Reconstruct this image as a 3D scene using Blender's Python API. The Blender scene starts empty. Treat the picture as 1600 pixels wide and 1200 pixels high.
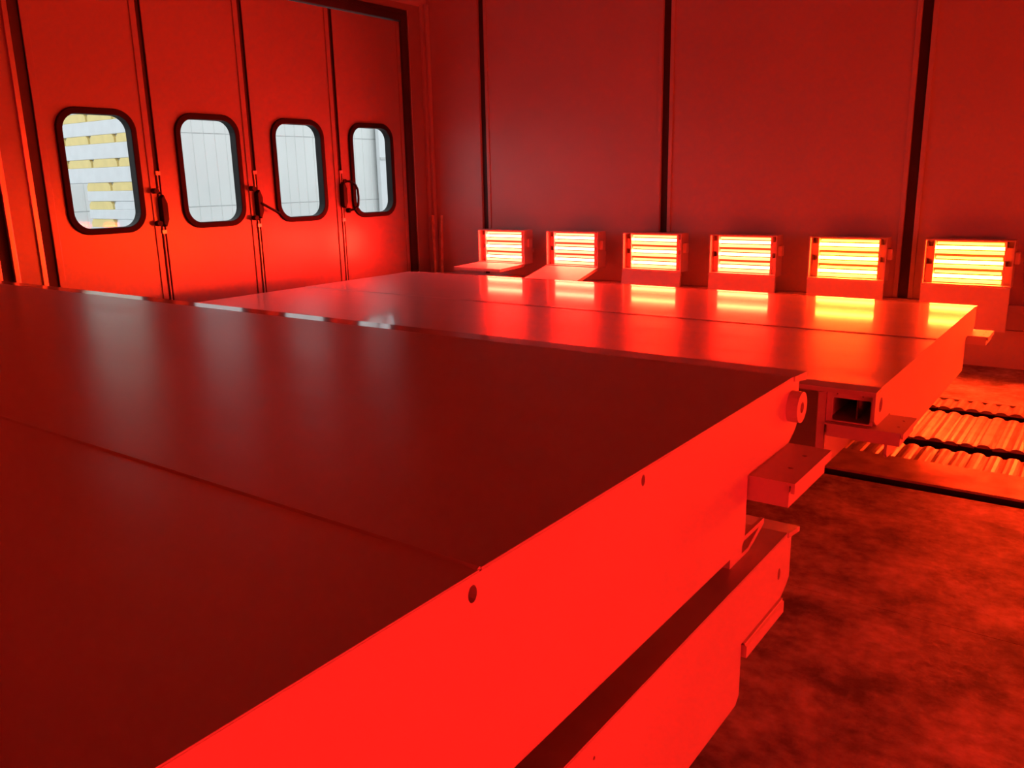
import bpy, bmesh, math, random
from mathutils import Vector, Matrix

random.seed(7)
S = bpy.context.scene
COL = S.collection

# ------------------------------------------------------------------ camera
cam_d = bpy.data.cameras.new('camera')
cam_d.sensor_fit = 'HORIZONTAL'
cam_d.sensor_width = 36.0
cam_d.lens = 29.387
cam_d.clip_start = 0.05
cam = bpy.data.objects.new('camera', cam_d)
COL.objects.link(cam)
_r = Vector((0.809336, 0.586968, -0.021050))
_u = Vector((-0.122604, 0.203885, 0.971287))
_f = Vector((-0.574406, 0.783518, -0.236976))
cam.matrix_world = Matrix(((_r.x, _u.x, -_f.x, 0.0), (_r.y, _u.y, -_f.y, 0.0), (_r.z, _u.z, -_f.z, 1.5), (0, 0, 0, 1)))
S.camera = cam

# ------------------------------------------------------------------ world: pale overcast sky
SKY = 1.4
w = bpy.data.worlds.new('overcast'); S.world = w
w.use_nodes = True
bg = w.node_tree.nodes['Background']
bg.inputs[0].default_value = (0.93, 0.98, 1.0, 1); bg.inputs[1].default_value = SKY

S.view_settings.view_transform = 'Standard'
S.view_settings.look = 'None'
S.view_settings.gamma = 1.0
S.view_settings.exposure = 0.0
S.view_settings.use_curve_mapping = False
S.cycles.max_bounces = 10
S.cycles.diffuse_bounces = 6
S.cycles.glossy_bounces = 5
S.cycles.caustics_refractive = False
S.cycles.sample_clamp_indirect = 12.0

# heater glow (the only lamps of the room)
HOT = 400.0       # bright bore of a quartz tube
WARM = 80.0       # dimmer bore beside it, and the imitated reflection above

# ------------------------------------------------------------------ materials
def new_mat(name):
    m = bpy.data.materials.new(name); m.use_nodes = True
    nt = m.node_tree
    return m, nt, nt.nodes['Principled BSDF']

def paint(name, col, rough=0.4, metal=0.0, var=0.06, scale=6.0, bump=0.0, bscale=40.0, stretch=(1, 1, 1), rvar=0.0, spec=0.5, coat=0.0):
    m, nt, b = new_mat(name)
    tc = nt.nodes.new('ShaderNodeTexCoord')
    mp = nt.nodes.new('ShaderNodeMapping'); mp.inputs['Scale'].default_value = stretch
    nt.links.new(tc.outputs['Object'], mp.inputs[0])
    n = nt.nodes.new('ShaderNodeTexNoise'); n.inputs['Scale'].default_value = scale; n.inputs['Detail'].default_value = 5
    nt.links.new(mp.outputs[0], n.inputs[0])
    r = nt.nodes.new('ShaderNodeValToRGB')
    r.color_ramp.elements[0].position = 0.3; r.color_ramp.elements[1].position = 0.7
    r.color_ramp.elements[0].color = (*[max(0, c * (1 - var)) for c in col], 1)
    r.color_ramp.elements[1].color = (*[min(1, c * (1 + var)) for c in col], 1)
    nt.links.new(n.outputs[0], r.inputs[0]); nt.links.new(r.outputs[0], b.inputs['Base Color'])
    b.inputs['Metallic'].default_value = metal
    b.inputs['Specular IOR Level'].default_value = spec
    b.inputs['Coat Weight'].default_value = coat
    b.inputs['Coat Roughness'].default_value = 0.07
    if rvar:
        mr = nt.nodes.new('ShaderNodeMapRange')
        mr.inputs['To Min'].default_value = max(0.02, rough - rvar); mr.inputs['To Max'].default_value = rough + rvar
        nt.links.new(n.outputs[0], mr.inputs[0]); nt.links.new(mr.outputs[0], b.inputs['Roughness'])
    else:
        b.inputs['Roughness'].default_value = rough
    if bump:
        n2 = nt.nodes.new('ShaderNodeTexNoise'); n2.inputs['Scale'].default_value = bscale; n2.inputs['Detail'].default_value = 3
        nt.links.new(mp.outputs[0], n2.inputs[0])
        bp = nt.nodes.new('ShaderNodeBump'); bp.inputs['Strength'].default_value = 1.0; bp.inputs['Distance'].default_value = bump
        nt.links.new(n2.outputs[0], bp.inputs['Height']); nt.links.new(bp.outputs[0], b.inputs['Normal'])
    return m

def glow(name, col, strength):
    m, nt, b = new_mat(name)
    b.inputs['Base Color'].default_value = (0.3, 0.25, 0.2, 1)
    b.inputs['Emission Color'].default_value = (*col, 1)
    b.inputs['Emission Strength'].default_value = strength
    return m

def concrete(name):
    m, nt, b = new_mat(name)
    tc = nt.nodes.new('ShaderNodeTexCoord')
    n = nt.nodes.new('ShaderNodeTexNoise'); n.inputs['Scale'].default_value = 3.0; n.inputs['Detail'].default_value = 10; n.inputs['Roughness'].default_value = 0.68
    n.inputs['Distortion'].default_value = 0.15
    nt.links.new(tc.outputs['Object'], n.inputs[0])
    r = nt.nodes.new('ShaderNodeValToRGB')
    e = r.color_ramp.elements
    e[0].position = 0.37; e[0].color = (0.13, 0.125, 0.12, 1)
    e[1].position = 0.66; e[1].color = (0.66, 0.64, 0.60, 1)
    nt.links.new(n.outputs[0], r.inputs[0])
    n3 = nt.nodes.new('ShaderNodeTexNoise'); n3.inputs['Scale'].default_value = 22; n3.inputs['Detail'].default_value = 6
    nt.links.new(tc.outputs['Object'], n3.inputs[0])
    r3 = nt.nodes.new('ShaderNodeValToRGB')
    r3.color_ramp.elements[0].position = 0.32; r3.color_ramp.elements[0].color = (0.55, 0.55, 0.55, 1)
    r3.color_ramp.elements[1].position = 0.62; r3.color_ramp.elements[1].color = (1, 1, 1, 1)
    nt.links.new(n3.outputs[0], r3.inputs[0])
    mx = nt.nodes.new('ShaderNodeMixRGB'); mx.blend_type = 'MULTIPLY'; mx.inputs[0].default_value = 0.8
    nt.links.new(r.outputs[0], mx.inputs[1]); nt.links.new(r3.outputs[0], mx.inputs[2])
    nt.links.new(mx.outputs[0], b.inputs['Base Color'])
    mr = nt.nodes.new('ShaderNodeMapRange'); mr.inputs['To Min'].default_value = 0.75; mr.inputs['To Max'].default_value = 0.4
    nt.links.new(n.outputs[0], mr.inputs[0]); nt.links.new(mr.outputs[0], b.inputs['Roughness'])
    bp = nt.nodes.new('ShaderNodeBump'); bp.inputs['Distance'].default_value = 0.004; bp.inputs['Strength'].default_value = 0.7
    nt.links.new(n3.outputs[0], bp.inputs['Height']); nt.links.new(bp.outputs[0], b.inputs['Normal'])
    return m

def glass_mat():
    m = bpy.data.materials.new('window_glass'); m.use_nodes = True
    nt = m.node_tree; nt.nodes.clear()
    o = nt.nodes.new('ShaderNodeOutputMaterial')
    t = nt.nodes.new('ShaderNodeBsdfTransparent'); t.inputs[0].default_value = (0.95, 0.97, 0.97, 1)
    g = nt.nodes.new('ShaderNodeBsdfGlossy'); g.inputs['Roughness'].default_value = 0.03
    mx = nt.nodes.new('ShaderNodeMixShader'); mx.inputs[0].default_value = 0.012
    nt.links.new(t.outputs[0], mx.inputs[1]); nt.links.new(g.outputs[0], mx.inputs[2]); nt.links.new(mx.outputs[0], o.inputs[0])
    return m

M = {
    'deck': paint('deck_paint', (0.50, 0.50, 0.51), 0.29, var=0.05, scale=1.5, bump=0.0035, bscale=2.2, stretch=(0.35, 1.5, 1), rvar=0.05),
    'wet': paint('fresh_deck_paint', (0.42, 0.42, 0.43), 0.36, var=0.05, scale=1.5, bump=0.005, bscale=2.6, stretch=(0.35, 1.5, 1), rvar=0.05, coat=0.55),
    'edge': paint('edge_paint', (0.55, 0.55, 0.57), 0.10, var=0.03),
    'steel': paint('frame_paint', (0.58, 0.57, 0.57), 0.45, var=0.04, scale=3),
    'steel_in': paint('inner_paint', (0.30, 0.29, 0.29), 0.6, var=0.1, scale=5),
    'wall': paint('wall_sheet', (0.50, 0.49, 0.49), 0.42, var=0.04, scale=1.2, bump=0.003, bscale=1.6, rvar=0.05),
    'leaf': paint('door_sheet', (0.36, 0.35, 0.34), 0.27, metal=0.18, var=0.0),
    'alu': paint('aluminium', (0.65, 0.64, 0.62), 0.28, metal=0.8, var=0.05),
    'joint': paint('dark_joint', (0.035, 0.03, 0.03), 0.55, var=0.2),
    'rubber': paint('rubber', (0.007, 0.007, 0.008), 0.6, var=0.2, spec=0.25),
    'black': paint('black_metal', (0.008, 0.007, 0.007), 0.5, var=0.2, spec=0.3),
    'ceil': paint('low_bounce_ceiling', (0.19, 0.19, 0.19), 0.8, var=0.05),  # ceiling out of view, toned dark to cut bounced light
    'cove': paint('cove_sheet', (0.5, 0.5, 0.5), 0.5, var=0.03),
    'darkwall': paint('low_bounce_sheet', (0.17, 0.17, 0.17), 0.6, var=0.05),  # unseen walls, kept darker than the heater wall to reduce bounce
    'heater': paint('heater_sheet', (0.62, 0.61, 0.60), 0.38, metal=0.15, var=0.04, scale=5),
    'reflector': paint('reflector_gold', (0.14, 0.07, 0.025), 0.5, metal=1.0, var=0.02),
    'concrete': concrete('stained_concrete'),
    'pit': paint('pit_dark', (0.03, 0.025, 0.022), 0.9, var=0.3),  # one near-black tone for pit floor and bearers
    'grate': paint('grate_steel', (0.42, 0.38, 0.33), 0.34, metal=0.3, var=0.35, scale=9, rvar=0.1),
    'wood': paint('old_wood', (0.55, 0.42, 0.30), 0.7, var=0.25, scale=14),
    'glass': glass_mat(),
    'asphalt': paint('yard_asphalt', (0.42, 0.42, 0.42), 0.9, var=0.1),
    'pale': paint('pale_grey_steel', (0.80, 0.84, 0.87), 0.5, var=0.04),
    'yellow': paint('yellow_paint', (0.92, 0.74, 0.30), 0.5, var=0.06),
    'shed': paint('shed_sheet', (0.80, 0.81, 0.80), 0.5, var=0.04, scale=0.8),
    'shedjoint': paint('shed_joint', (0.62, 0.63, 0.63), 0.6, var=0.05),
    'white': paint('white_sheet', (0.80, 0.82, 0.84), 0.5, var=0.02),
}
GLOW = {}
def glow_pair(tint):
    if tint not in GLOW:
        c = {'rosy': (1.0, 0.0125, 0.0060), 'mid': (1.0, 0.0155, 0.0048), 'amber': (1.0, 0.031, 0.0036), 'pink': (1.0, 0.0105, 0.0095)}[tint]
        GLOW[tint] = (glow('hot_quartz_' + tint, c, HOT), glow('warm_quartz_and_reflection_' + tint, c, WARM))
    return GLOW[tint]

# ------------------------------------------------------------------ mesh helpers
def add_box(bm, x0, x1, y0, y1, z0, z1):
    v = [bm.verts.new(p) for p in ((x0, y0, z0), (x1, y0, z0), (x1, y1, z0), (x0, y1, z0), (x0, y0, z1), (x1, y0, z1), (x1, y1, z1), (x0, y1, z1))]
    for f in ((0, 3, 2, 1), (4, 5, 6, 7), (0, 1, 5, 4), (1, 2, 6, 5), (2, 3, 7, 6), (3, 0, 4, 7)):
        bm.faces.new([v[i] for i in f])

def add_prism(bm, pts, axis, a, b):
    """closed polygon pts (2D) extruded along axis from a to b; 2D = the other two axes in order"""
    def P(p, t):
        if axis == 'x': return (t, p[0], p[1])
        if axis == 'y': return (p[0], t, p[1])
        return (p[0], p[1], t)
    va = [bm.verts.new(P(p, a)) for p in pts]; vb = [bm.verts.new(P(p, b)) for p in pts]
    n = len(pts)
    bm.faces.new(va); bm.faces.new(list(reversed(vb)))
    for i in range(n):
        bm.faces.new((va[i], vb[i], vb[(i + 1) % n], va[(i + 1) % n]))

def add_cyl(bm, p, q, r, n=12, r2=None):
    p = Vector(p); q = Vector(q); d = (q - p).normalized()
    a = d.orthogonal().normalized(); b = d.cross(a)
    r2 = r if r2 is None else r2
    va = [bm.verts.new(p + (a * math.cos(t) + b * math.sin(t)) * r) for t in (2 * math.pi * i / n for i in range(n))]
    vb = [bm.verts.new(q + (a * math.cos(t) + b * math.sin(t)) * r2) for t in (2 * math.pi * i / n for i in range(n))]
    bm.faces.new(list(reversed(va))); bm.faces.new(vb)
    for i in range(n):
        bm.faces.new((va[i], va[(i + 1) % n], vb[(i + 1) % n], vb[i]))

def add_tube(bm, pts, r, n=8):
    for i in range(len(pts) - 1):
        add_cyl(bm, pts[i], pts[i + 1], r, n)

def add_plate_holes(bm, outer, holes, axis, a, b):
    """flat plate with holes: outer loop + hole loops (2D), extruded between a and b"""
    def P(p, t):
        if axis == 'x': return (t, p[0], p[1])
        if axis == 'y': return (p[0], t, p[1])
        return (p[0], p[1], t)
    for t in (a, b):
        es = []
        for loop in [outer] + holes:
            vs = [bm.verts.new(P(p, t)) for p in loop]
            es += [bm.edges.new((vs[i], vs[(i + 1) % len(vs)])) for i in range(len(vs))]
        bmesh.ops.triangle_fill(bm, use_beauty=True, edges=es)
    for loop in [outer] + holes:
        n = len(loop)
        for i in range(n):
            q = loop[i]; s = loop[(i + 1) % n]
            bm.faces.new([bm.verts.new(P(*k)) for k in ((q, a), (s, a), (s, b), (q, b))])
    bmesh.ops.remove_doubles(bm, verts=bm.verts[:], dist=1e-5)

def circle(cx, cy, r, n=16, ry=None):
    ry = r if ry is None else ry
    return [(cx + r * math.cos(2 * math.pi * i / n), cy + ry * math.sin(2 * math.pi * i / n)) for i in range(n)]

def rrect(x0, x1, y0, y1, r, n=8):
    out = []
    for cx, cy, a0 in ((x1 - r, y1 - r, 0), (x0 + r, y1 - r, 90), (x0 + r, y0 + r, 180), (x1 - r, y0 + r, 270)):
        for i in range(n + 1):
            t = math.radians(a0 + 90 * i / n)
            out.append((cx + r * math.cos(t), cy + r * math.sin(t)))
    return out

def obj(name, bm, mat, parent=None, loc=None, bevel=0.0, smooth=False):
    bmesh.ops.recalc_face_normals(bm, faces=bm.faces[:])
    me = bpy.data.meshes.new(name); bm.to_mesh(me); bm.free()
    o = bpy.data.objects.new(name, me); COL.objects.link(o)
    me.materials.append(M[mat] if isinstance(mat, str) else mat)
    if smooth:
        for p in me.polygons: p.use_smooth = True
    if bevel:
        md = o.modifiers.new('bevel', 'BEVEL'); md.width = bevel; md.segments = 2; md.limit_method = 'ANGLE'; md.angle_limit = math.radians(40)
    if parent: o.parent = parent
    if loc: o.location = loc
    return o

def box(name, x0, x1, y0, y1, z0, z1, mat, parent=None, bevel=0.0):
    bm = bmesh.new(); add_box(bm, x0, x1, y0, y1, z0, z1)
    return obj(name, bm, mat, parent, bevel=bevel)

def share(src, name, parent, loc=(0, 0, 0)):
    o = src.copy(); o.name = name; COL.objects.link(o); o.parent = parent; o.location = loc
    return o

def empty(name, loc=(0, 0, 0)):
    o = bpy.data.objects.new(name, None); COL.objects.link(o); o.location = loc; o.empty_display_size = 0.1
    return o

def tag(o, label, cat, group=None, kind=None):
    o['label'] = label; o['category'] = cat
    if group: o['group'] = group
    if kind: o['kind'] = kind
    return o

def struct(o, label, cat='structure'):
    o['kind'] = 'structure'; o['label'] = label; o['category'] = cat
    return o

# ------------------------------------------------------------------ room shell
XD, YW = -6.463, 7.35            # door wall plane, heater wall plane
XR, YF, ZC = 4.0, -4.2, 4.3      # far right wall, wall behind, ceiling

# floor: concrete slabs with joints and a grated pit
fl = struct(empty('floor'), 'stained concrete slab floor with joints', 'floor')
xs = [XD - .2, -4.0, 1.2, XR]
ys = [YF, -.4, 2.92, 4.22]
g = 0.0012
for i in range(len(xs) - 1):
    for j in range(len(ys) - 1):
        box('slab', xs[i] + g, xs[i + 1] - g, ys[j] + g, ys[j + 1] - g, -0.12, 0.0, 'concrete', fl)
    box('slab', xs[i] + g, xs[i + 1] - g, 6.62, YW + .1, -0.12, 0.0, 'concrete', fl)
PX0, PX1 = -2.2, 2.4
box('slab', xs[0], PX0, 4.22, 6.62, -0.12, 0.0, 'concrete', fl)
box('slab', PX1, XR, 4.22, 6.62, -0.12, 0.0, 'concrete', fl)
box('pit', XD - .2, XR, YF, YW + .1, -0.60, -0.50, 'pit', fl)

# corrugated grate covers over the pit, each ridge a slat
def slat_mesh(length):
    bm = bmesh.new()
    w_, h_ = 0.037, 0.015
    pts = [(-w_, -0.008), (-w_, 0.0), (-w_ * .62, h_ * .72), (-w_ * .2, h_), (w_ * .2, h_), (w_ * .62, h_ * .72), (w_, 0.0), (w_, -0.008)]
    add_prism(bm, pts, 'y', 0, length)
    return bm
rows = [(4.33, 4.68, 4.98, 'corrugated steel grate row between the two wide dark slots of the floor'),
        (5.15, 5.15, 5.80, 'corrugated steel grate row behind the middle slot of the floor'),
        (5.94, 5.94, 6.16, 'short corrugated grate row nearest the heaters')]
for k, (ya, yb, yc, lab) in enumerate(rows):
    gr = empty('floor_grate', (0, ya, 0)); tag(gr, lab, 'floor grate', 'corrugated grates over the floor pit')
    box('support_sheet', PX0, PX1, yb - ya, yc - ya, -0.020, -0.012, 'grate', gr)
    first = None
    n = int((PX1 - PX0) / 0.082)
    for i in range(n):
        x = PX0 + 0.05 + i * 0.082
        if first is None:
            first = obj('slat', slat_mesh(yc - yb), 'grate', gr, loc=(x, yb - ya, -0.014), smooth=False)
        else:
            o = share(first, 'slat', gr, (x, yb - ya + random.uniform(-.004, .004), -0.014 + random.uniform(-.004, .003)))
            o.rotation_euler.y = random.uniform(-.05, .05)
    if k == 0:
        box('border_plate', PX0, PX1, 0.0, yb - ya, -0.008, 0.004, 'grate', gr)
    if k == 2:
        box('border_plate', PX0, PX1, yc - ya, 6.62 - ya, -0.020, 0.0, 'concrete', gr)
    for yy in (0.1, yc - ya - 0.1):
        box('bearer', PX0, PX1, yy - .03, yy + .03, -0.50, -0.008 if (k == 0 and yy < .2) else -0.020, 'pit', gr)

# heater wall: sheet panels with dark recessed joints
wb = struct(empty('wall_back'), 'tall sheet metal panel wall behind the heaters', 'wall')
box('backing', XD - .2, XR + .2, YW + .06, YW + .14, 0, ZC, 'joint', wb)
seams = [-5.69, -3.572, -1.425, 0.71, 2.85]
hw = 0.045
edges = [XD] + [s for s in seams] + [XR]
for i in range(len(edges) - 1):
    a = edges[i] + (hw if i else 0.0); b = edges[i + 1] - (hw if i < len(edges) - 2 else 0.0)
    box('wall_panel', a, b, YW, YW + .06, 0.30, ZC, 'wall', wb, bevel=0.008)
    box('plinth_panel', a, b, YW + .01, YW + .06, 0.0, 0.295, 'wall', wb)
for s in seams:
    bm = bmesh.new()
    add_box(bm, s - hw - .03, s - hw + .006, YW - .012, YW + .05, 0.5, ZC)
    add_box(bm, s + hw - .006, s + hw + .03, YW - .012, YW + .05, 0.5, ZC)
    obj('joint_flange', bm, 'wall', wb, bevel=0.003)
    box('joint_strip', s - hw, s + hw, YW + .02, YW + .055, 0.3, ZC, 'joint', wb)
tr = struct(box('trim_1', XD + .01, XR, YW - .05, YW + .01, 0.44, 0.50, 'wall', bevel=0.004), 'horizontal rail along the foot of the heater wall', 'trim')

# door wall
wl = struct(empty('wall_left'), 'sheet metal wall holding the folding door', 'wall')
DY0, DY1, DZ = 3.05, 6.97, 3.14
def lw(name, y0, y1, z0, z1, mat='leaf', dx=0.0, th=.12, bevel=0.004):
    return box(name, XD - th + dx, XD + dx, y0, y1, z0, z1, mat, wl, bevel=bevel)
lw('wall_panel', YF, 0.35, 0, ZC); lw('wall_panel', 0.43, 2.68, 0, ZC); lw('wall_panel', 2.80, 2.99, 0, ZC)
lw('joint_strip', 0.33, 0.45, 0, ZC, 'joint', -.03, .08, 0); lw('joint_strip', 2.67, 2.81, 0, ZC, 'joint', -.03, .08, 0)
lw('wall_panel', 7.04, YW + .1, 0, ZC); lw('wall_panel', 2.985, 7.045, 3.26, ZC)
for y in (2.655, 2.775, 2.965):
    lw('edge_profile', y, y + .035, 0, ZC, 'alu', .018, .03, .003)
# dark door frame
fr = struct(empty('trim_2'), 'dark frame around the folding door', 'trim')
box('jamb', XD - .11, XD - .02, 2.985, 3.085, 0, DZ + .12, 'joint', fr)
box('jamb', XD - .11, XD + .02, 6.955, 7.045, 0, DZ + .12, 'joint', fr, bevel=.004)
box('head', XD - .11, XD + .02, 3.085, 6.955, DZ + .01, DZ + .12, 'joint', fr, bevel=.004)
box('head_bead', XD - .05, XD + .035, 3.0, 7.03, DZ + .075, DZ + .10, 'joint', fr)
box('jamb_bead', XD - .02, XD + .03, 7.046, 7.062, 0, DZ + .12, 'alu', fr)
# corner post
cp = struct(empty('trim_3'), 'folded corner post between door wall and heater wall', 'trim')
box('post_leaf', XD, XD + .035, 7.27, 7.345, 0, ZC - .95, 'wall', cp, bevel=.003)
box('post_leaf', XD + .045, XD + .075, 7.30, 7.345, 0, ZC - .95, 'wall', cp, bevel=.003)

# slanted cove above the door and ceiling
ce = struct(empty('ceiling'), 'sheet metal ceiling', 'ceiling')
bm = bmesh.new(); add_box(bm, XD - .2, XR + .2, YF - .1, YW + .14, ZC, ZC + .1)
obj('ceiling_sheet', bm, 'ceil', ce)
bm = bmesh.new(); add_prism(bm, [(XD, 3.33), (XD + .62, ZC), (XD, ZC)], 'y', YF, YW)
obj('cove', bm, 'cove', ce)
# remaining walls
wr = struct(empty('wall_right'), 'sheet metal wall opposite the folding door', 'wall')
y = YF
while y < YW:
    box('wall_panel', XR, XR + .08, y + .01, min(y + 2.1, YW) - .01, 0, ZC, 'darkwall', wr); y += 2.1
box('backing', XR + .08, XR + .12, YF - .1, YW + .14, 0, ZC, 'joint', wr)
wf = struct(empty('wall_front'), 'sheet metal wall facing the heaters', 'wall')
x = XD
while x < XR:
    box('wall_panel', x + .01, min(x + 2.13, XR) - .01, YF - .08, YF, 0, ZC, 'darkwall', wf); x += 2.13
box('backing', XD - .2, XR + .2, YF - .12, YF - .08, 0, ZC, 'joint', wf)

# ------------------------------------------------------------------ folding door, four leaves
ycuts = [3.085, 3.99, 4.945, 5.985, 6.955]
wy = [3.535, 4.505, 5.480, 6.445]        # window centres
labels = ['door leaf beside the dark jamb whose window shows yellow and grey stacks',
          'door leaf between the lone lock case and the diagonal lever',
          'door leaf between the diagonal lever and the looped grab handle',
          'door leaf with looped grab handle, next to the room corner']
WZ0, WZ1, WW = 1.155, 2.10, 0.315
for i in range(4):
    y0, y1 = ycuts[i] + (.004 if i == 0 else .022), ycuts[i + 1] - (.004 if i == 3 else .022)
    d = struct(empty('door_%d' % (i + 1), (XD, (y0 + y1) / 2, 0)), labels[i], 'door')
    yc = (y0 + y1) / 2
    cy = wy[i] - yc
    bm = bmesh.new()
    add_plate_holes(bm, [(y0 - yc, 0.02), (y1 - yc, 0.02), (y1 - yc, DZ), (y0 - yc, DZ)], [rrect(cy - WW + .02, cy + WW - .02, WZ0 + .02, WZ1 - .02, .15)], 'x', -.06, -.012)
    obj('panel', bm, 'leaf', d)
    bm = bmesh.new()
    add_plate_holes(bm, rrect(cy - WW, cy + WW, WZ0, WZ1, .165), [rrect(cy - WW + .048, cy + WW - .048, WZ0 + .048, WZ1 - .048, .125)], 'x', -.075, .012)
    gk = obj('gasket', bm, 'rubber', d, bevel=.006)
    bm = bmesh.new(); add_prism(bm, rrect(cy - WW + .03, cy + WW - .03, WZ0 + .03, WZ1 - .03, .14), 'x', -.040, -.034)
    obj('pane', bm, 'glass', d)
    for yy, s in ((y0 - yc, 1), (y1 - yc, -1)):
        a, b = sorted((yy, yy + s * .05))
        box('edge_profile', -.03, -.002, a, b, 0.02, DZ - .002, 'leaf', d, bevel=.004)
    if i < 3:      # recessed dark seam gasket + lock rod on this leaf's right edge
        ys_ = ycuts[i + 1] - yc
        box('seam_gasket', -.06, -.022, ys_ - .022, ys_ + .022, 0.02, DZ, 'joint', d)
        bm = bmesh.new(); add_cyl(bm, (-.006, ys_, .05), (-.006, ys_, 1.62), .009, 10)
        rod = obj('lock_rod', bm, 'alu', d, smooth=False)
        box('rod_guide', -.012, .012, ys_ - .02, ys_ + .02, 1.60, 1.63, 'alu', rod)
        box('rod_guide', -.012, .012, ys_ - .02, ys_ + .02, 1.13, 1.16, 'alu', rod)
        bm = bmesh.new()
        zc = (1.315, 1.335, 1.39)[i]
        add_prism(bm, [(ys_ - .02, zc - .11), (ys_ + .008, zc - .13), (ys_ + .034, zc - .07), (ys_ + .034, zc + .06), (ys_ + .006, zc + .13), (ys_ - .02, zc + .10)], 'x', -.005, .05)
        lc = obj('lock_case', bm, 'black', d, bevel=.006)
        if i < 2:
            for zz in (1.475, 1.215):
                bm = bmesh.new()
                add_cyl(bm, (.0, ys_ - .055, zz), (.055, ys_ - .055, zz), .022, 14)
                add_cyl(bm, (.02, ys_ - .055, zz), (.02, ys_, zz - .02), .010, 8)
                obj('knob', bm, 'black', d)
        if i == 1:
            bm = bmesh.new(); add_cyl(bm, (.05, ys_ + .01, 1.345), (.075, ys_ + .185, 1.245), .012, 10)
            obj('lever', bm, 'black', d)
        if i == 2:
            bm = bmesh.new()
            P = [(.01, ys_ + .045, 1.525), (.05, ys_ + .075, 1.52), (.075, ys_ + .12, 1.49), (.08, ys_ + .145, 1.44), (.08, ys_ + .15, 1.36), (.075, ys_ + .145, 1.28), (.06, ys_ + .11, 1.245), (.01, ys_ + .075, 1.235)]
            add_tube(bm, P, .0115, 10)
            gh = obj('grab_handle', bm, 'black', d)
            bm = bmesh.new(); add_cyl(bm, (-.002, ys_ + .06, 1.235), (.03, ys_ + .075, 1.235), .024, 14); add_cyl(bm, (-.002, ys_ + .045, 1.525), (.02, ys_ + .045, 1.525), .02, 14)
            obj('rosette', bm, 'black', gh)

# ------------------------------------------------------------------ infrared heaters on the back wall
LX0, LP = -5.275, 0.866
def heater(i, label, flap_deg, flap_len, tint, side=None):
    h = empty('infrared_heater', (LX0 + LP * i, 7.05, 0.655))
    if side is not None:
        h.location = (XR - .30, side, 0.655); h.rotation_euler.z = -math.pi / 2
    tag(h, label, 'heater', 'infrared heaters along the sheet metal wall')
    W_, H_, D_ = 0.30, 0.345, 0.15
    bm = bmesh.new()
    add_box(bm, -W_, W_, D_ - .012, D_, 0, H_)
    add_box(bm, -W_, -W_ + .010, 0, D_ - .012, 0, H_)
    add_box(bm, W_ - .010, W_, 0, D_ - .012, 0, H_)
    add_box(bm, -W_ + .010, W_ - .010, 0, D_ - .012, 0, .012)
    add_box(bm, -W_ + .010, W_ - .010, 0, D_ - .012, H_ - .010, H_)
    obj('housing', bm, 'heater', h)
    for s in (-1, 1):
        bm = bmesh.new()
        a, b = sorted((s * .232, s * .242))
        add_box(bm, a, b, .045, D_ - .012, .012, H_ - .010)
        a, b = sorted((s * .242, s * .29))
        add_box(bm, a, b, .075, .085, .012, .15); add_box(bm, a, b, .075, .085, .19, H_ - .06)
        obj('end_bracket', bm, 'heater', h)
    hot, warm = glow_pair(tint)
    for k in range(3):
        zc = .062 + k * .107
        bm = bmesh.new()
        prof = [(.060, zc - .053), (.085, zc - .047), (.108, zc - .030), (.118, zc), (.108, zc + .030), (.085, zc + .047), (.060, zc + .053)]
        outl = [(y_ + .006, z_) for y_, z_ in reversed(prof)]
        add_prism(bm, prof + outl, 'x', -.231, .231)
        obj('reflector', bm, 'reflector', h)
        bm = bmesh.new(); add_cyl(bm, (-.232, .074, zc + .003), (.232, .074, zc + .003), .0125, 10)
        t = obj('quartz_tube', bm, hot, h, smooth=True)
        bm = bmesh.new(); add_cyl(bm, (-.232, .074, zc - .031), (.232, .074, zc - .031), .0125, 10)
        obj('lower_bore', bm, warm, t, smooth=True)
        bm = bmesh.new(); add_cyl(bm, (-.222, .074, zc + .035), (.222, .074, zc + .035), .0095, 10)
        obj('reflection_glow', bm, warm, t, smooth=True)  # glowing bar stands in for the hot tube's reflection in the trough
    # hinged flap
    bm = bmesh.new()
    add_box(bm, -W_ + .002, W_ - .002, -.006, 0, -flap_len, -.004)
    add_box(bm, W_ - .020, W_ - .002, 0, .022, -flap_len, -.01)
    add_box(bm, -W_ + .002, -W_ + .014, 0, .022, -flap_len, -.01)
    add_box(bm, -W_ + .014, W_ - .020, 0, .022, -flap_len, -flap_len + .012)
    f = obj('flap', bm, 'heater', h, loc=(0, .002, 0.0))
    f.rotation_euler.x = -math.radians(flap_deg)
    bm = bmesh.new(); add_cyl(bm, (-W_, .0, -.002), (W_, .0, -.002), .006, 8)
    obj('hinge', bm, 'heater', h)
    box('side_latch', W_, W_ + .035, .03, .09, .17, .26, 'heater', h, bevel=.008)
    for s in (-.2, .2):
        box('mounting_arm', s - .02, s + .02, D_ - .01, .305, .10, .14, 'heater', h)
    bm = bmesh.new(); add_box(bm, W_ - .035, W_ - .012, .06, .085, -.34, .0)
    return h

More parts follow.
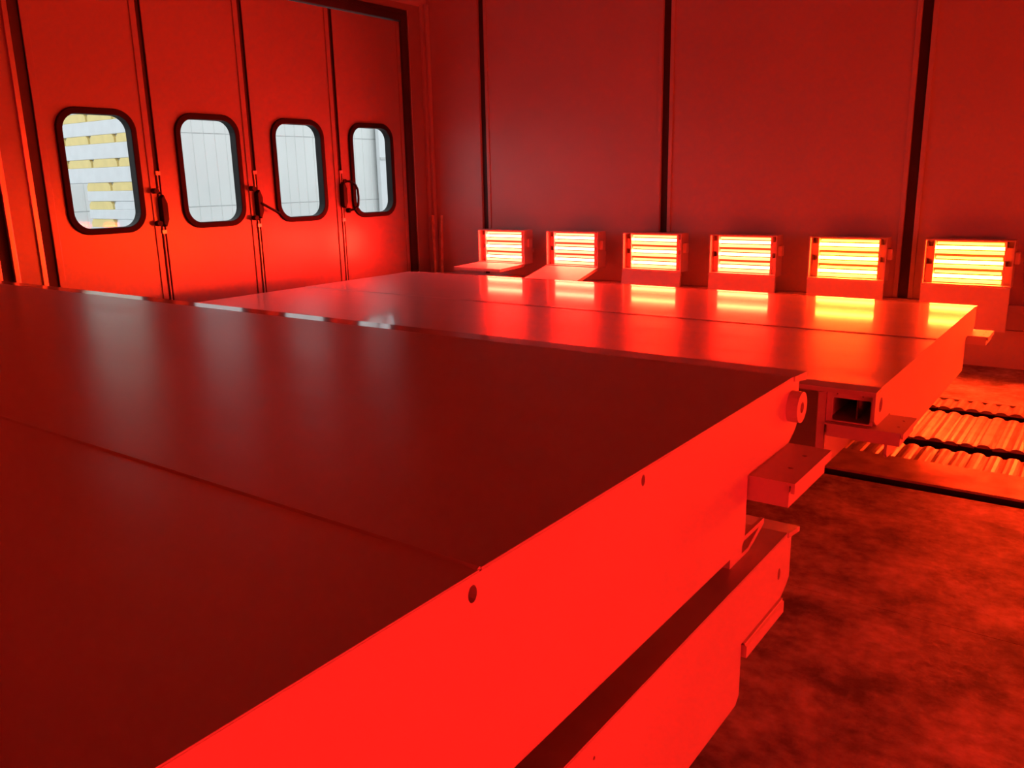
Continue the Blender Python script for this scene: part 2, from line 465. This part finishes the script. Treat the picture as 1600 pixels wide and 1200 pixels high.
heater(0, 'infrared heater with its flap swung out level, closest to the leaning rods', 88, .42, 'rosy')
heater(1, 'infrared heater with its flap swung out and drooping, second from the room corner', 77, .42, 'rosy')
names = ['third', 'fourth', 'fifth', 'sixth', 'seventh', 'eighth', 'ninth', 'tenth', 'eleventh', 'twelfth']
for i in range(2, 10):
    heater(i, 'infrared heater with hanging flap, %s heater counted from the room corner' % names[i - 2], 0 if i != 2 else 8, .325, 'mid' if i < 4 else 'amber')
rank = ['added fill light, first', 'second'] + names
for i, sy in enumerate([5.10, 1.60, .734, -.132, -.998, -1.864]):  # unseen; the amber one is added to brighten the grates and far platform
    heater(i, 'infrared heater on the wall opposite the folding door, %s from the heater wall' % rank[i], 0, .325, 'amber' if i < 1 else 'pink', side=sy)

# ------------------------------------------------------------------ steel platforms
def platform(label, xe, y0, y1, zt, L, notch_y1, notch_y0, drop, holes, boss, seam_y, br_out, br_w, deck='deck', tilt=.004, group='painted steel platforms'):
    """deck with folded end plate at x = xe (facing the aisle); y0/y1 = edges, zt = top"""
    p = empty('steel_platform', (xe, (y0 + y1) / 2, zt - drop)); tag(p, label, 'platform', group)
    ox, oy, oz = xe, (y0 + y1) / 2, zt - drop
    A, B = y0 - oy, y1 - oy
    T = zt - oz
    xl = -L
    # deck plates with a weld seam
    cuts = [A + .085] + [s - oy for s in seam_y] + [B - .085]
    for i in range(len(cuts) - 1):
        box('deck_plate', xl, -.0005, cuts[i] + (.002 if i else 0), cuts[i + 1] - (.002 if i < len(cuts) - 2 else 0), T - .010, T - (.0 if i % 2 else .0015), deck, p)
    for s in seam_y:
        bm = bmesh.new(); add_prism(bm, [(s - oy - .008, T - .003), (s - oy, T + .0014), (s - oy + .008, T - .003)], 'x', xl, -.002)
        obj('weld_seam', bm, 'steel', p)
    # edge strips slightly folded down
    for e, s in ((A, 1), (B, -1)):
        bm = bmesh.new()
        add_prism(bm, [(e + s * .085, T), (e, T - tilt), (e, T - .024), (e + s * .006, T - .024), (e + s * .085, T - .012)], 'x', xl, .003)
        obj('edge_strip', bm, 'edge', p)
    # end plate with chamfered notches and holes
    n1, c1, n0, c0 = notch_y1[0], notch_y1[1], notch_y0[0], notch_y0[1]
    zn = T - .125; zs = T - .157
    out = [(B - n1, T - .004), (B - n1, zn), (B - n1 - .018, zn - .014), (B - n1 - .055, zs), (B - c1, zs), (B - c1, .018), (B - c1 - .018, 0.0),
           (A + c0 + .018, 0.0), (A + c0, .018), (A + c0, zs), (A + n0 + .055, zs), (A + n0 + .018, zn - .014), (A + n0, zn), (A + n0, T - .004)]
    hl = [circle(hy - oy, hz - oz, r, 14, r * q) for hy, hz, r, q in holes]
    bm = bmesh.new(); add_plate_holes(bm, out, hl, 'x', -.012, 0.0)
    obj('end_plate', bm, 'steel', p)
    # inner web of the box beam, bottom plate, divider
    wy0, wy1 = A + n0 + .005, B - n1 - .005
    box('inner_web', -.205, -.193, wy0, wy1, .0, T - .012, 'steel', p)
    box('inner_flange', -.225, -.193, wy0 - .002, wy0 + .010, -.0, T - .03, 'steel', p)
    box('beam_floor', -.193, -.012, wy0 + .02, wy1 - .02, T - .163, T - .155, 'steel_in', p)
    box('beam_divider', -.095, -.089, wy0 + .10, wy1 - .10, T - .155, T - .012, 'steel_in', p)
    for yy in (wy0 + .02, wy1 - .032):
        bm = bmesh.new()
        add_plate_holes(bm, [(-.193, T - .205), (-.012, T - .205), (-.012, T - .012), (-.193, T - .012)],
                        [rrect(-.172, -.022, T - .150, T - .052, .006, 2), circle(-.155, T - .033, .005, 8), circle(-.055, T - .033, .005, 8)], 'y', yy, yy + .012)
        obj('end_cap', bm, 'steel', p)
    # long side beams set back under the deck, far end plate
    for yy in (A + .30, B - .36):
        box('side_beam', xl + .02, -.205, yy, yy + .06, 0.0, T - .012, 'steel', p)
    box('rear_plate', xl, xl + .012, A + .05, B - .05, 0.0, T - .012, 'steel', p)
    n = 4
    for k in range(n):
        xx = xl + (k + 1) * L / (n + 1)
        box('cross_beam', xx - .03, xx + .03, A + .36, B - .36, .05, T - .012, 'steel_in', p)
    # brackets
    for (e, s, out_, w0, w1) in ((B, -1, br_out, br_w[0], br_w[1]), (A, 1, br_out, br_w[2], br_w[3])):
        a, b = sorted((e + s * w0, e + s * w1))
        bm = bmesh.new()
        add_plate_holes(bm, [(-.19, a), (out_, a), (out_, b), (-.19, b)], [circle(out_ - .038, a + .35 * (b - a), .006, 10), circle(out_ - .038, a + .72 * (b - a), .006, 10)] if out_ > .05 else [], 'z', zs - .006, zs)
        br = obj('bracket', bm, 'steel', p)
        if out_ > .05:
            box('bracket_lip', out_ - .008, out_, a, b, zs - .022, zs - .006, 'steel', br)
            for yy in (a + .003, b - .011):
                box('bracket_web', -.18, out_ - .020, yy, yy + .008, zs - .055, zs - .006, 'steel', br)
            box('bracket_web', out_ - .02, out_ - .012, a + .003, b - .003, zs - .055, zs - .006, 'steel', br)
        else:
            bm = bmesh.new(); add_prism(bm, [(-.008, zs + .004), (.010, zs - .008), (.010, zs - .036), (-.008, zs - .036)], 'y', a, b)
            obj('bracket_web', bm, 'steel', br)
    for by, bz, r in boss:
        bm = bmesh.new()
        add_plate_holes(bm, circle(by - oy, bz - oz, r, 24), [circle(by - oy, bz - oz, r * .36, 16)], 'x', 0.0, .026)
        obj('pin_boss', bm, 'steel', p)
    return p

platform('upper steel platform stacked on another, its end plate carrying a round pin boss',
         -.578, -.73, 1.965, 1.05, 4.92, (.045, .355), (.045, .355), .315,
         [(1.137, 1.030, .0065, 1.5), (.700, 1.023, .0085, 1.35), (.02, 1.025, .0085, 1.35), (1.87, .983, .012, 1.0)], [(1.868, .983, .036)], [.717], .097, (.095, .352, .095, .352))
platform('lower steel platform lying directly under the stacked one',
         -.578, -.70, 1.99, .655, 4.92, (.055, .370), (.055, .370), .300,
         [(1.855, .568, .010, 1.5), (.985, .615, .003, 1.2)], [], [  .745], .006, (.115, .362, .115, .362), tilt=.012)
platform('separate steel platform standing in front of the heaters, with glossy deck',
         -.735, 3.45, 6.125, .65, 4.92, (.02, .36), (.012, .30), .365,
         [(3.56, .572, .028, 1.15)], [], [4.75], .115, (.02, .28, .0, .27), deck='wet')

# stands and spacers
def trestle(x, y0, y1, z, label):
    t = empty('trestle', (x, (y0 + y1) / 2, 0)); tag(t, label, 'trestle', 'steel trestles under the platforms')
    h = (y1 - y0) / 2
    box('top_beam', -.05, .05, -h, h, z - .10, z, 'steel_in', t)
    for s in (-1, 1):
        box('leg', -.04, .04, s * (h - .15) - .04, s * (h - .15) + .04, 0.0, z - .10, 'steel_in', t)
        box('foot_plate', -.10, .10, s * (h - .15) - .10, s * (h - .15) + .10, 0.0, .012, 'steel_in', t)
trestle(-1.6, -.35, 1.60, .355, 'steel trestle under the lower platform, near its boss end')
trestle(-4.5, -.35, 1.60, .355, 'steel trestle under the lower platform, near the folding door')
trestle(-1.75, 3.80, 5.75, .285, 'steel trestle under the separate platform, on the aisle side')
trestle(-4.6, 3.80, 5.75, .285, 'steel trestle under the separate platform, near the folding door')
def spacer(x, y, label):
    s = empty('spacer_block', (x, y, .6551)); tag(s, label, 'spacer', 'spacers between the stacked platforms')
    bm = bmesh.new()
    add_plate_holes(bm, [(-.11, 0), (.0, 0), (.03, .008), (.100, .034), (.100, .048), (-.055, .048), (-.055, .078), (-.11, .078)], [[(-.040, .010), (.0, .010), (.070, .037), (-.040, .037)]], 'x', -.004, .004)
    obj('gusset', bm, 'steel', s)
    bm = bmesh.new(); add_box(bm, -.17, -.004, -.11, .0, 0, .006); obj('foot', bm, 'steel', s)
    bm = bmesh.new(); add_box(bm, -.19, .010, -.11, -.045, .076, .0800); obj('cap', bm, 'steel', s)
    bm = bmesh.new(); add_box(bm, -.17, -.16, -.11, .0, .006, .076); obj('rear_web', bm, 'steel', s)
spacer(-.625, 1.755, 'folded steel spacer with triangular opening between the stacked platforms')
spacer(-.62, -.40, 'steel spacer between the stacked platforms at the rear aisle corner')
spacer(-5.25, 1.70, 'steel spacer between the stacked platforms near the folding door')
spacer(-5.25, -.40, 'steel spacer between the stacked platforms at the rear door corner')

# rods leaning in the room corner
def rod(p, q, r, label):
    bm = bmesh.new(); add_cyl(bm, (0, 0, 0), Vector(q) - Vector(p), r, 10)
    o = obj('leaning_rod', bm, 'wood', loc=p)
    tag(o, label, 'rod', 'rods leaning in the corner')
rod((-6.18, 7.05, 0.0), (-6.375, 7.25, 1.13), .017, 'thin rod leaning over steeply into the room corner')
rod((-6.20, 7.15, 0.0), (-6.272, 7.285, 1.13), .017, 'thin rod standing nearly upright beside the room corner')

# ------------------------------------------------------------------ yard outside the windows
gd = struct(box('ground', -40, XD - .25, -10, 40, -.15, -.02, 'asphalt'), 'grey yard outside the door', 'ground')
zy = [.40, .70, .98, 1.25, 1.53, 1.88, 2.23, 2.56, 2.88]
XS0, XS1, YS = -15.3, -11.75, 7.0
order = ['lowest', 'second', 'third', 'fourth', 'fifth', 'sixth', 'seventh', 'eighth', 'topmost']
zprev = -.02
for k, z in enumerate(zy):
    x0 = XS0 if k > 4 else -13.35
    s = empty('stacked_platform', (x0, YS, zprev)); tag(s, 'pale grey platform with yellow side blocks, %s of the yard stack' % order[k], 'platform', 'platforms stacked in the yard')
    L = XS1 - x0
    H = z - .06 - zprev
    box('slab', 0, L, 0, .62, 0, H, 'pale', s, bevel=.01)
    box('gap_shade', 0.02, L - .02, .05, .60, H, H + .115, 'shedjoint', s)  # solid darker filler, its colour imitates the shade between stacked platforms
    x = 0.03; j = 0
    while x < L - .1:
        x1 = min(x + .68, L - .02)
        mat = 'yellow'
        if k in (2, 3) and j >= (1 if k == 2 else 1): mat = 'pale'
        bm = bmesh.new(); add_prism(bm, [(x, H), (x1, H), (x1, H + .07), (x1 - .05, H + .12), (x + .05, H + .12), (x, H + .07)], 'y', .0, .10)
        obj('side_block', bm, mat, s)
        x += .74; j += 1
    zprev = z - .06 + H * 0 + .12 + 0.002
# corrugated shed
sh = empty('corrugated_shed', (-16.0, 10, -.02)); tag(sh, 'pale corrugated metal shed across the yard', 'building')
def ribbed(name, y0, y1, z0, z1, mat):
    bm = bmesh.new(); pts = []
    y = y0
    while y < y1 - .01:
        pts += [(0, y), (0, y + .20), (-.015, y + .21), (-.015, y + .26)]; y += .27
    pts.append((0, y1))
    poly = pts + [(-.12, y1), (-.12, y0)]
    add_prism(bm, poly, 'z', z0, z1)
    return obj(name, bm, mat, sh)
zz = [0.0, 1.12, 2.62, 4.2]
for k in range(3):
    for j in range(4):
        ribbed('wall_sheet', -3 + j * 2.7, -3 + (j + 1) * 2.7 - .01, zz[k], zz[k + 1] - .02, 'shed')
    box('sheet_joint', -.13, -.02, -3, 7.8, zz[k + 1] - .022, zz[k + 1] + .002, 'shedjoint', sh)
box('core', -4, -.12, -3, 12, 0, 4.2, 'shed', sh)
box('roof', -4.2, .3, -3.2, 12.2, 4.2, 4.35, 'shed', sh)
wp = tag(empty('white_gate', (-15.9, 18.1, -.02)), 'smooth white gate beside the corrugated shed', 'gate')
box('gate_leaf', 0, .12, -2.1, 2.5, 0, 4.1, 'white', wp, bevel=.01)
box('gate_rail', .12, .15, -2.1, 2.5, 2.1, 2.16, 'shedjoint', wp)
